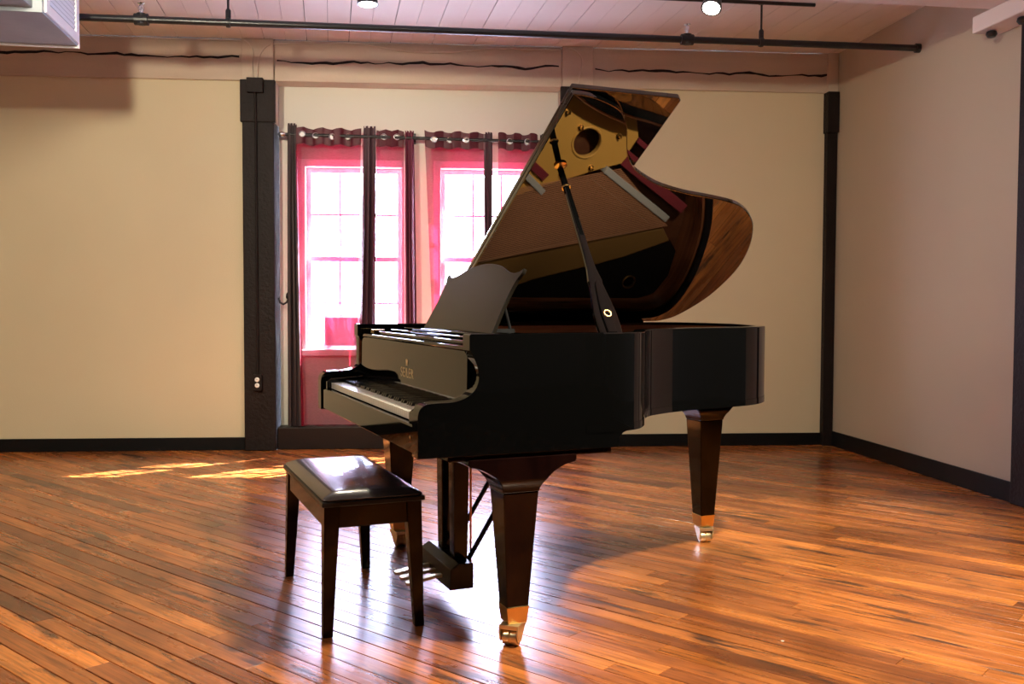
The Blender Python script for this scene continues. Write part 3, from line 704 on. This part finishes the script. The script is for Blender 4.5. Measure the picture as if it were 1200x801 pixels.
# fallboard with lettering
fb = MB().prism([(0.176, 0.748), (0.190, 0.748), (0.196, 0.93), (0.190, 0.9415), (0.181, 0.9415), (0.178, 0.92)], -0.6895, 0.6895, 'x').build('fallboard', 'piano_black', piano, bevel=0.003)
cu = bpy.data.curves.new('lettering', 'FONT'); cu.body = 'SEILER'; cu.size = 0.052; cu.align_x = 'CENTER'; cu.extrude = 0.0005; cu.space_character = 1.15
to = bpy.data.objects.new('tmp', cu); COL.objects.link(to)
me = bpy.data.meshes.new_from_object(to.evaluated_get(bpy.context.evaluated_depsgraph_get())); bpy.data.objects.remove(to)
me.materials.clear(); me.materials.append(M['gold_letter'])
lo = bpy.data.objects.new('lettering', me); COL.objects.link(lo); lo.parent = fb
lo.matrix_local = Matrix.Translation((0.035, 0.1762, 0.812)) @ Matrix.Rotation(R(90), 4, 'X') @ Matrix.Diagonal((1.0, 1.0, 1.0, 1.0)); lo['label'] = 'gold SEILER lettering'
cr = MB(); 
cr.prism([(-0.010, 0.0), (0.010, 0.0), (0.013, 0.018), (0.006, 0.012), (0.0, 0.020), (-0.006, 0.012), (-0.013, 0.018)], -0.0005, 0.0005, 'y').box(-0.010, 0.010, -0.0005, 0.0005, -0.005, -0.002)
co = cr.build('crown_emblem', 'gold_letter', fb); co.matrix_local = Matrix.Translation((0.035, 0.1758, 0.862))
MB().lathe([(0.006, 0), (0.006, 0.002), (0.004, 0.003)], (0.655, 0.006, 0.678), 14, (0, -1, 0)).build('lock', 'brass', piano, smooth=True)
# music shelf, rails, desk
sh = MB().box(-0.6895, 0.6895, 0.176, 0.455, 0.943, 0.955).build('music_shelf', 'piano_black', piano, bevel=0.003)
for (y, zt) in ((0.215, 0.968), (0.275, 0.976), (0.335, 0.984)):
    MB().box(-0.55, 0.6885, y, y + 0.022, 0.955, zt).build('rail', 'piano_black', sh, bevel=0.003)
MB().box(-0.60, -0.55, 0.20, 0.25, 0.955, 0.975).build('latch', 'brass', sh, bevel=0.003)
dk = cat([(-0.395, 0.0), (-0.405, 0.10), (-0.43, 0.20), (-0.405, 0.255)], 4)[:-1]
top = cat([(-0.405, 0.255), (-0.35, 0.238), (-0.28, 0.245), (-0.18, 0.272), (-0.06, 0.286), (0.06, 0.286), (0.18, 0.272), (0.28, 0.245), (0.35, 0.238), (0.405, 0.255)], 4)
rt = cat([(0.405, 0.255), (0.408, 0.235), (0.385, 0.20), (0.378, 0.12), (0.395, 0.0)], 4)[1:]
dk = [(-0.395, 0.0)] + [(-p[0], p[1]) for p in rt[::-1][1:]] + top + rt
d = MB().prism(dk, 0.0, 0.014, 'y')
d.xf(Matrix.Translation((0.0, 0.375, 0.985)) @ Matrix.Rotation(R(-27), 4, 'X')); d.build('music_desk', 'desk_black', piano, bevel=0.003)
MB().box(-0.30, -0.27, 0.39, 0.50, 0.985, 0.997).box(0.27, 0.30, 0.39, 0.50, 0.985, 0.997).tube([(-0.285, 0.49, 0.99), (-0.285, 0.455, 1.12)], 0.006, 8).tube([(0.285, 0.49, 0.99), (0.285, 0.455, 1.12)], 0.006, 8).build('desk_strut', 'black_metal', piano)
MB().box(-0.69, 0.69, 0.455, 0.50, 0.80, 0.985).build('stretcher', 'piano_black', piano, bevel=0.003)

# interior
def plate(poly, holes, z0, z1, name, mt, bev=0.0):
    vs = [Vector(p) for p in poly]; es = [(i, (i + 1) % len(poly)) for i in range(len(poly))]
    for (cx, cy, r) in holes:
        k = len(vs); n = 28
        vs += [Vector((cx + r * math.cos(2 * math.pi * j / n), cy + r * math.sin(2 * math.pi * j / n))) for j in range(n)]
        es += [(k + j, k + (j + 1) % n) for j in range(n)]
    V, E_, F, *_ = delaunay_2d_cdt(vs, es, [], 1, 1e-5)
    F = [f for f in F if not any((sum(V[i].x for i in f) / len(f) - c[0]) ** 2 + (sum(V[i].y for i in f) / len(f) - c[1]) ** 2 < c[2] ** 2 * 0.98 for c in holes)]
    bm = bmesh.new(); bv = [bm.verts.new((q.x, q.y, z0)) for q in V]
    for f in F: bm.faces.new([bv[i] for i in f])
    bm.normal_update()
    r = bmesh.ops.extrude_face_region(bm, geom=bm.faces[:])
    for g in r['geom']:
        if isinstance(g, bmesh.types.BMVert): g.co.z = z1
    bmesh.ops.recalc_face_normals(bm, faces=bm.faces)
    me = bpy.data.meshes.new(name); bm.to_mesh(me); bm.free(); me.materials.append(M[mt])
    o = bpy.data.objects.new(name, me); COL.objects.link(o); o.parent = piano
    if bev:
        md = o.modifiers.new('bevel', 'BEVEL'); md.width = bev; md.segments = 3; md.limit_method = 'ANGLE'; md.angle_limit = R(40)
    return o
sbp = [p for p in inset(outer, 0.050) if p[1] > 0.5]
plate([(0.70, 0.46)] + sbp + [(-0.70, 0.46)], [], 0.80, 0.812, 'soundboard', 'soundboard_wood')
plate([(-0.695, 0.50), (0.695, 0.50), (0.695, 0.64), (-0.695, 0.64)], [], 0.86, 0.895, 'pin_block_plate', 'plate_gold', 0.008)
ins = inset(outer, 0.060)
tw = [p for p in ins if p[1] < 1.42 and p[0] > 0][1:]
plate([(-0.22, 0.641)] + [(0.66, 0.641)] + [p for p in tw if p[1] > 0.65] + [(0.12, 1.43), (0.045, 1.40), (0.0, 1.26), (-0.045, 1.14), (-0.09, 1.02), (-0.15, 0.88), (-0.20, 0.74)], [(0.118, 1.15, 0.068)], 0.870, 0.892, 'treble_plate', 'plate_gold', 0.010)
plate([(-0.692, 0.641), (-0.53, 0.641), (-0.49, 0.80), (-0.42, 1.06), (-0.36, 1.33), (-0.29, 1.68), (-0.36, 1.74), (-0.46, 1.50), (-0.52, 1.30), (-0.59, 1.05), (-0.65, 0.90), (-0.692, 0.85)], [], 0.870, 0.892, 'bass_plate', 'plate_bronze', 0.008)
plate([(-0.695, 0.86), (-0.652, 0.91), (-0.592, 1.06), (-0.522, 1.31), (-0.462, 1.51), (-0.362, 1.75), (-0.42, 1.80), (-0.56, 1.80), (-0.66, 1.75), (-0.695, 1.66)], [(-0.60, 1.58, 0.032)], 0.868, 0.880, 'spine_black_sheet', 'satin_black')  # black sheet added for the dark zone mirrored in the lid
MB().torus((-0.60, 1.58, 0.882), (0, 0, 1), 0.034, 0.005).build('plate_ring', 'brass', piano, smooth=True)
MB().torus((0.118, 1.15, 0.893), (0, 0, 1), 0.072, 0.006, 28).build('plate_ring', 'plate_gold', piano, smooth=True)
for (x, y) in ((0.185, 1.10), (0.16, 1.30), (-0.04, 1.06), (0.0, 1.20), (0.30, 0.80), (0.50, 0.75), (0.25, 1.02)):
    MB().lathe([(0.014, 0), (0.014, 0.006), (0.007, 0.007), (0.007, 0.022), (0.003, 0.028)], (x, y, 0.892), 14).build('plate_bolt', 'brass', piano, smooth=True)
def bar(a, b, wd, z0, z1, name, mt):
    a = Vector(a); b = Vector(b); n = Vector((-(b - a).y, (b - a).x)).normalized() * wd / 2
    return MB().prism([tuple(a + n), tuple(a - n), tuple(b - n), tuple(b + n)], z0, z1).build(name, mt, piano, bevel=0.004)
bar((0.000, 1.27), (-0.235, 1.675), 0.034, 0.86, 0.915, 'damper_strip', 'felt_grey')
bar((-0.075, 1.22), (-0.29, 1.60), 0.030, 0.845, 0.885, 'bridge', 'soundboard_wood')
bar((0.045, 1.36), (-0.185, 1.765), 0.05, 0.85, 0.895, 'felt_strip', 'felt_red')
bar((0.10, 1.44), (-0.11, 1.80), 0.025, 0.84, 0.885, 'felt_strip', 'felt_red')
bar((0.06, 0.74), (-0.13, 0.985), 0.03, 0.893, 0.915, 'damper_strip', 'felt_grey')
bar((0.00, 0.90), (-0.06, 0.985), 0.04, 0.893, 0.905, 'felt_strip', 'felt_red')
st = MB()
for i in range(46):
    t = i / 45
    st.tube([(-0.52 + 0.34 * t, 0.60, 0.912), (-0.268 + 0.275 * t, 1.69 - 0.34 * t, 0.905)], 0.0021, 5, False)
tag(st.build('string', 'string_copper', piano), kind='stuff')
# tuning pins
tp = MB().lathe([(0.0035, 0), (0.0035, 0.028)], (0, 0, 0), 8).mesh('tuning_pin'); tp.materials.append(M['string_steel'])
pn_o = None
pm = MB()
for i in range(72):
    for j in range(3):
        pm.lathe([(0.0033, 0.893), (0.0033, 0.922)], (-0.64 + i * 0.018, 0.53 + j * 0.026 + 0.006 * (i % 2), 0), 6)
tag(pm.build('tuning_pin', 'string_steel', piano), kind='stuff')

# lid (opened 30 degrees) and folded front flap
AL = R(29.9); HX, HZ = -0.765, H + 0.002
def lidpt(w_, y, n): return (HX + w_ * math.cos(AL) - n * math.sin(AL), y, HZ + w_ * math.sin(AL) + n * math.cos(AL))
lp = cat([(1.569, 0.583), (1.568, 0.63), (1.555, 0.69), (1.520, 0.775), (1.474, 0.825), (1.404, 0.869), (1.292, 0.927), (1.222, 0.982), (1.181, 1.032), (1.116, 1.153), (1.073, 1.299), (1.050, 1.439), (1.014, 1.590), (0.940, 1.702), (0.838, 1.785), (0.680, 1.862), (0.493, 1.908), (0.258, 1.900), (0.072, 1.830), (0.008, 1.750), (0.0, 1.66)], 5)
lp = lp + [(0.0, 0.583)]
def lidmesh(poly, n0, n1):
    m = MB(); n = len(poly); m.v = [lidpt(p[0], p[1], n0) for p in poly] + [lidpt(p[0], p[1], n1) for p in poly]
    m.f = [tuple(range(n))[::-1], tuple(range(n, 2 * n))] + [(i, (i + 1) % n, n + (i + 1) % n, n + i) for i in range(n)]; return m
lidmesh(lp, 0.0, 0.022).build('lid', 'lid_black', piano, bevel=0.004)
lidmesh([(0.0, 0.586), (1.572, 0.586), (1.572, 1.000), (1.560, 1.013), (0.0, 1.013)], 0.026, 0.047).build('lid_flap', 'lid_black', piano, bevel=0.004)
for y in (0.75, 1.40):
    MB().tube([(HX - 0.004, y - 0.07, H - 0.004), (HX - 0.004, y + 0.07, H - 0.004)], 0.006, 8).box(HX - 0.002, HX + 0.016, y - 0.07, y + 0.07, H - 0.05, H - 0.004).build('lid_hinge', 'brass', piano)
MB().box(HX - 0.0015, HX + 0.006, 0.584, 1.655, H - 0.06, HZ + 0.002).build('hinge_gap_strip', 'piano_black', piano)  # added strip, stops window light slipping through under the lid
# lid prop
pb0 = Vector((0.712, 0.668, 0.986)); pt0 = Vector((0.268, 0.690, 1.592)); ax = (pt0 - pb0); LN = ax.length; ax.normalize()
sy = Vector((0, 1, 0)); sy = (sy - ax * sy.dot(ax)).normalized(); nz = ax.cross(sy)
prof = [(0.0, 0.040), (0.05, 0.043), (0.12, 0.041), (0.19, 0.034), (0.25, 0.027), (0.275, 0.024), (0.29, 0.026), (0.36, 0.017), (0.45, 0.0135), (0.62, 0.012), (0.80, 0.0105), (1.0, 0.009)]
def propmesh(pr, t0, t1):
    m = MB(); n = len(pr)
    loop = [(t, h) for t, h in pr] + [(t, -h) for t, h in pr[::-1]]
    A = [pb0 + ax * (t * LN) + sy * h + nz * t0 for t, h in loop]; B = [pb0 + ax * (t * LN) + sy * h + nz * t1 for t, h in loop]; k = len(loop)
    m.v = [tuple(p) for p in A + B]; m.f = [tuple(range(k))[::-1], tuple(range(k, 2 * k))] + [(i, (i + 1) % k, k + (i + 1) % k, k + i) for i in range(k)]; return m
pr_o = propmesh(prof, -0.010, 0.010).build('lid_prop', 'piano_black', piano, bevel=0.005, segs=3)
propmesh([(0.0, 0.016), (0.10, 0.020), (0.18, 0.016), (0.26, 0.010), (0.285, 0.004)], -0.018, 0.016).build('short_prop', 'piano_black', pr_o, bevel=0.004, segs=3)
q = pb0 + ax * (0.10 * LN)
MB().torus(tuple(q - nz * 0.018), tuple(nz), 0.012, 0.003, 14, 6).build('prop_catch', 'brass', pr_o, smooth=True)
q = pb0 + ax * (0.86 * LN)
MB().torus(tuple(q), tuple(ax), 0.014, 0.004, 16, 6).build('prop_band', 'brass', pr_o, smooth=True)
MB().lathe([(0.024, 0), (0.024, -0.006), (0.012, -0.012)], lidpt(1.20, 0.69, 0.0), 16, (-math.sin(AL), 0, math.cos(AL))).build('prop_cup', 'brass', piano, smooth=True)

# legs with brass ferrules and casters
def leg(x, y, ztop, cast, big=0.135):
    L = MB().frustum((x, y, 0.125), (0.0365, 0.0365), (x, y, ztop - 0.115), (0.060, 0.060))
    lo_ = L.build('leg', 'mahogany', piano, bevel=0.004)
    # flared bracket head
    prof = cat([(0.061, -0.115), (0.065, -0.10), (0.078, -0.078), (0.105, -0.052), (0.145, -0.032), (0.178, -0.024)], 4) + [(0.183, -0.018), (0.183, 0.0)]
    g = MB(); rings = []
    for (h, z) in prof:
        k = len(g.v); s = min(h, 0.080)
        g.v += [(x - s, y - h, ztop + z), (x + s, y - h, ztop + z), (x + s, y + h, ztop + z), (x - s, y + h, ztop + z)]; rings.append(k)
    for a, b in zip(rings, rings[1:]):
        for j in range(4): g.f.append((a + j, a + (j + 1) % 4, b + (j + 1) % 4, b + j))
    g.f += [(3, 2, 1, 0), tuple(rings[-1] + j for j in range(4))]
    g.build('bracket_head', 'mahogany', lo_, bevel=0.003)
    MB().frustum((x, y, 0.072), (0.0325, 0.0325), (x, y, 0.128), (0.0385, 0.0385)).build('ferrule', 'brass', lo_, bevel=0.002)
    ca = R(cast); u = Vector((math.cos(ca), math.sin(ca), 0)); v_ = Vector((-u.y, u.x, 0))
    c = Vector((x, y, 0.0265)) + u * 0.018
    f = MB()
    for s in (-1, 1):
        P = [(-0.045, 0.066), (0.030, 0.066), (0.034, 0.045), (0.022, 0.016), (0.0, 0.014), (-0.03, 0.045)]
        k = len(f.v)
        for off in (0.027 * s, 0.033 * s):
            f.v += [tuple(Vector((x, y, 0)) + u * (0.018 + a) + v_ * off + Vector((0, 0, b))) for a, b in P]
        n = len(P); f.f += [tuple(k + i for i in range(n)), tuple(k + n + i for i in range(n))[::-1]] + [(k + i, k + (i + 1) % n, k + n + (i + 1) % n, k + n + i) for i in range(n)]
    k = len(f.v)
    for z in (0.056, 0.071):
        f.v += [tuple(Vector((x, y, z)) + u * a + v_ * b) for a, b in ((-0.03, -0.033), (0.048, -0.033), (0.048, 0.033), (-0.03, 0.033))]
    f.f += [(k + 3, k + 2, k + 1, k), (k + 4, k + 5, k + 6, k + 7)] + [(k + i, k + (i + 1) % 4, k + 4 + (i + 1) % 4, k + 4 + i) for i in range(4)]
    f.build('caster_fork', 'brass_pale', lo_, bevel=0.002)
    MB().lathe([(0.020, -0.026), (0.0255, -0.024), (0.0265, -0.016), (0.0265, -0.003), (0.023, 0.0), (0.0265, 0.003), (0.0265, 0.016), (0.0255, 0.024), (0.020, 0.026)], tuple(c), 24, tuple(v_)).build('caster_wheel', 'brass_pale', lo_, smooth=True)
leg(0.668, 0.345, 0.612, -43)
leg(-0.668, 0.345, 0.612, 7)
leg(-0.215, 1.660, 0.678, -15)
# lyre and pedals
for x in (0.165, 0.025):
    MB().frustum((x, 0.335, 0.15), (0.026, 0.026), (x, 0.335, 0.602), (0.034, 0.030)).build('lyre_post', 'mahogany', piano, bevel=0.003)
pbx = MB().prism([(0.265, 0.065), (0.355, 0.065), (0.355, 0.155), (0.300, 0.160), (0.268, 0.140)], -0.085, 0.272, 'x').build('pedal_box', 'satin_black', piano, bevel=0.003)
for x in (0.02, 0.095, 0.17):
    g = MB(); rings = []
    for (y, wv, z, t) in ((0.29, 0.012, 0.095, 0.006), (0.24, 0.012, 0.094, 0.006), (0.20, 0.014, 0.088, 0.006), (0.165, 0.019, 0.080, 0.006), (0.145, 0.019, 0.078, 0.006), (0.132, 0.011, 0.077, 0.005)):
        k = len(g.v); g.v += [(x - wv, y, z - t), (x + wv, y, z - t), (x + wv, y, z + t), (x - wv, y, z + t)]; rings.append(k)
    for a, b in zip(rings, rings[1:]):
        for j in range(4): g.f.append((a + j, a + (j + 1) % 4, b + (j + 1) % 4, b + j))
    g.f += [(3, 2, 1, 0), tuple(rings[-1] + j for j in range(4))]
    g.build('pedal', 'brass_pale', pbx, bevel=0.002)
for x in (0.13, 0.06):
    MB().tube([(x, 0.395, 0.10), (x, 0.395, 0.62)], 0.0045, 8).build('trap_rod', 'copper_rod', piano, smooth=True)
for x in (0.185, 0.0):
    MB().tube([(x, 0.355, 0.13), (x, 0.655, 0.61)], 0.0095, 8).build('lyre_brace', 'satin_black', piano, smooth=True)

# ------------------------------------------------------------------ bench
bench = empty('piano_bench', Matrix.Translation((-0.600, 3.471, 0)) @ Matrix.Rotation(R(-67.6), 4, 'Z'))
tag(bench, 'black piano bench with padded leather seat and tapered mahogany legs, pushed under the keyboard', 'bench')
MB().box(-0.395, 0.395, -0.173, 0.173, 0.428, 0.444).build('seat_board', 'satin_black', bench, bevel=0.003)
cu = MB(); rings = []
for (i, z) in ((0.006, 0.444), (0.004, 0.450), (0.010, 0.456), (0.040, 0.469), (0.055, 0.472), (0.10, 0.4745)):
    k = len(cu.v); a, b = 0.395 - i, 0.173 - i
    r = 0.018; n = 5; P = []
    for (sx, sy_, a0) in ((1, 1, 0), (-1, 1, 90), (-1, -1, 180), (1, -1, 270)):
        for j in range(n):
            t = R(a0 + 90 * j / (n - 1)); P.append((sx * (a - r) + r * math.cos(t), sy_ * (b - r) + r * math.sin(t)))
    cu.v += [(p[0], p[1], z) for p in P]; rings.append((k, len(P)))
for (a, n), (b, _) in zip(rings, rings[1:]):
    for j in range(n): cu.f.append((a + j, a + (j + 1) % n, b + (j + 1) % n, b + j))
cu.f += [tuple(range(rings[0][1]))[::-1], tuple(rings[-1][0] + j for j in range(rings[-1][1]))]
cu.build('cushion', 'leather_black', bench, smooth=True)
ap = 0.012
for (x0, x1, y0, y1) in ((-0.37, 0.37, -0.160, -0.142), (-0.37, 0.37, 0.142, 0.160), (-0.378, -0.360, -0.15, 0.15), (0.360, 0.378, -0.15, 0.15)):
    MB().box(x0, x1, y0, y1, 0.355, 0.428).build('apron', 'mahogany', bench, bevel=0.002)
for sx in (-1, 1):
    for sy_ in (-1, 1):
        MB().frustum((sx * 0.375, sy_ * 0.155, 0.0), (0.016, 0.016), (sx * 0.358, sy_ * 0.1375, 0.428), (0.0265, 0.0265)).build('leg', 'mahogany', bench, bevel=0.003)
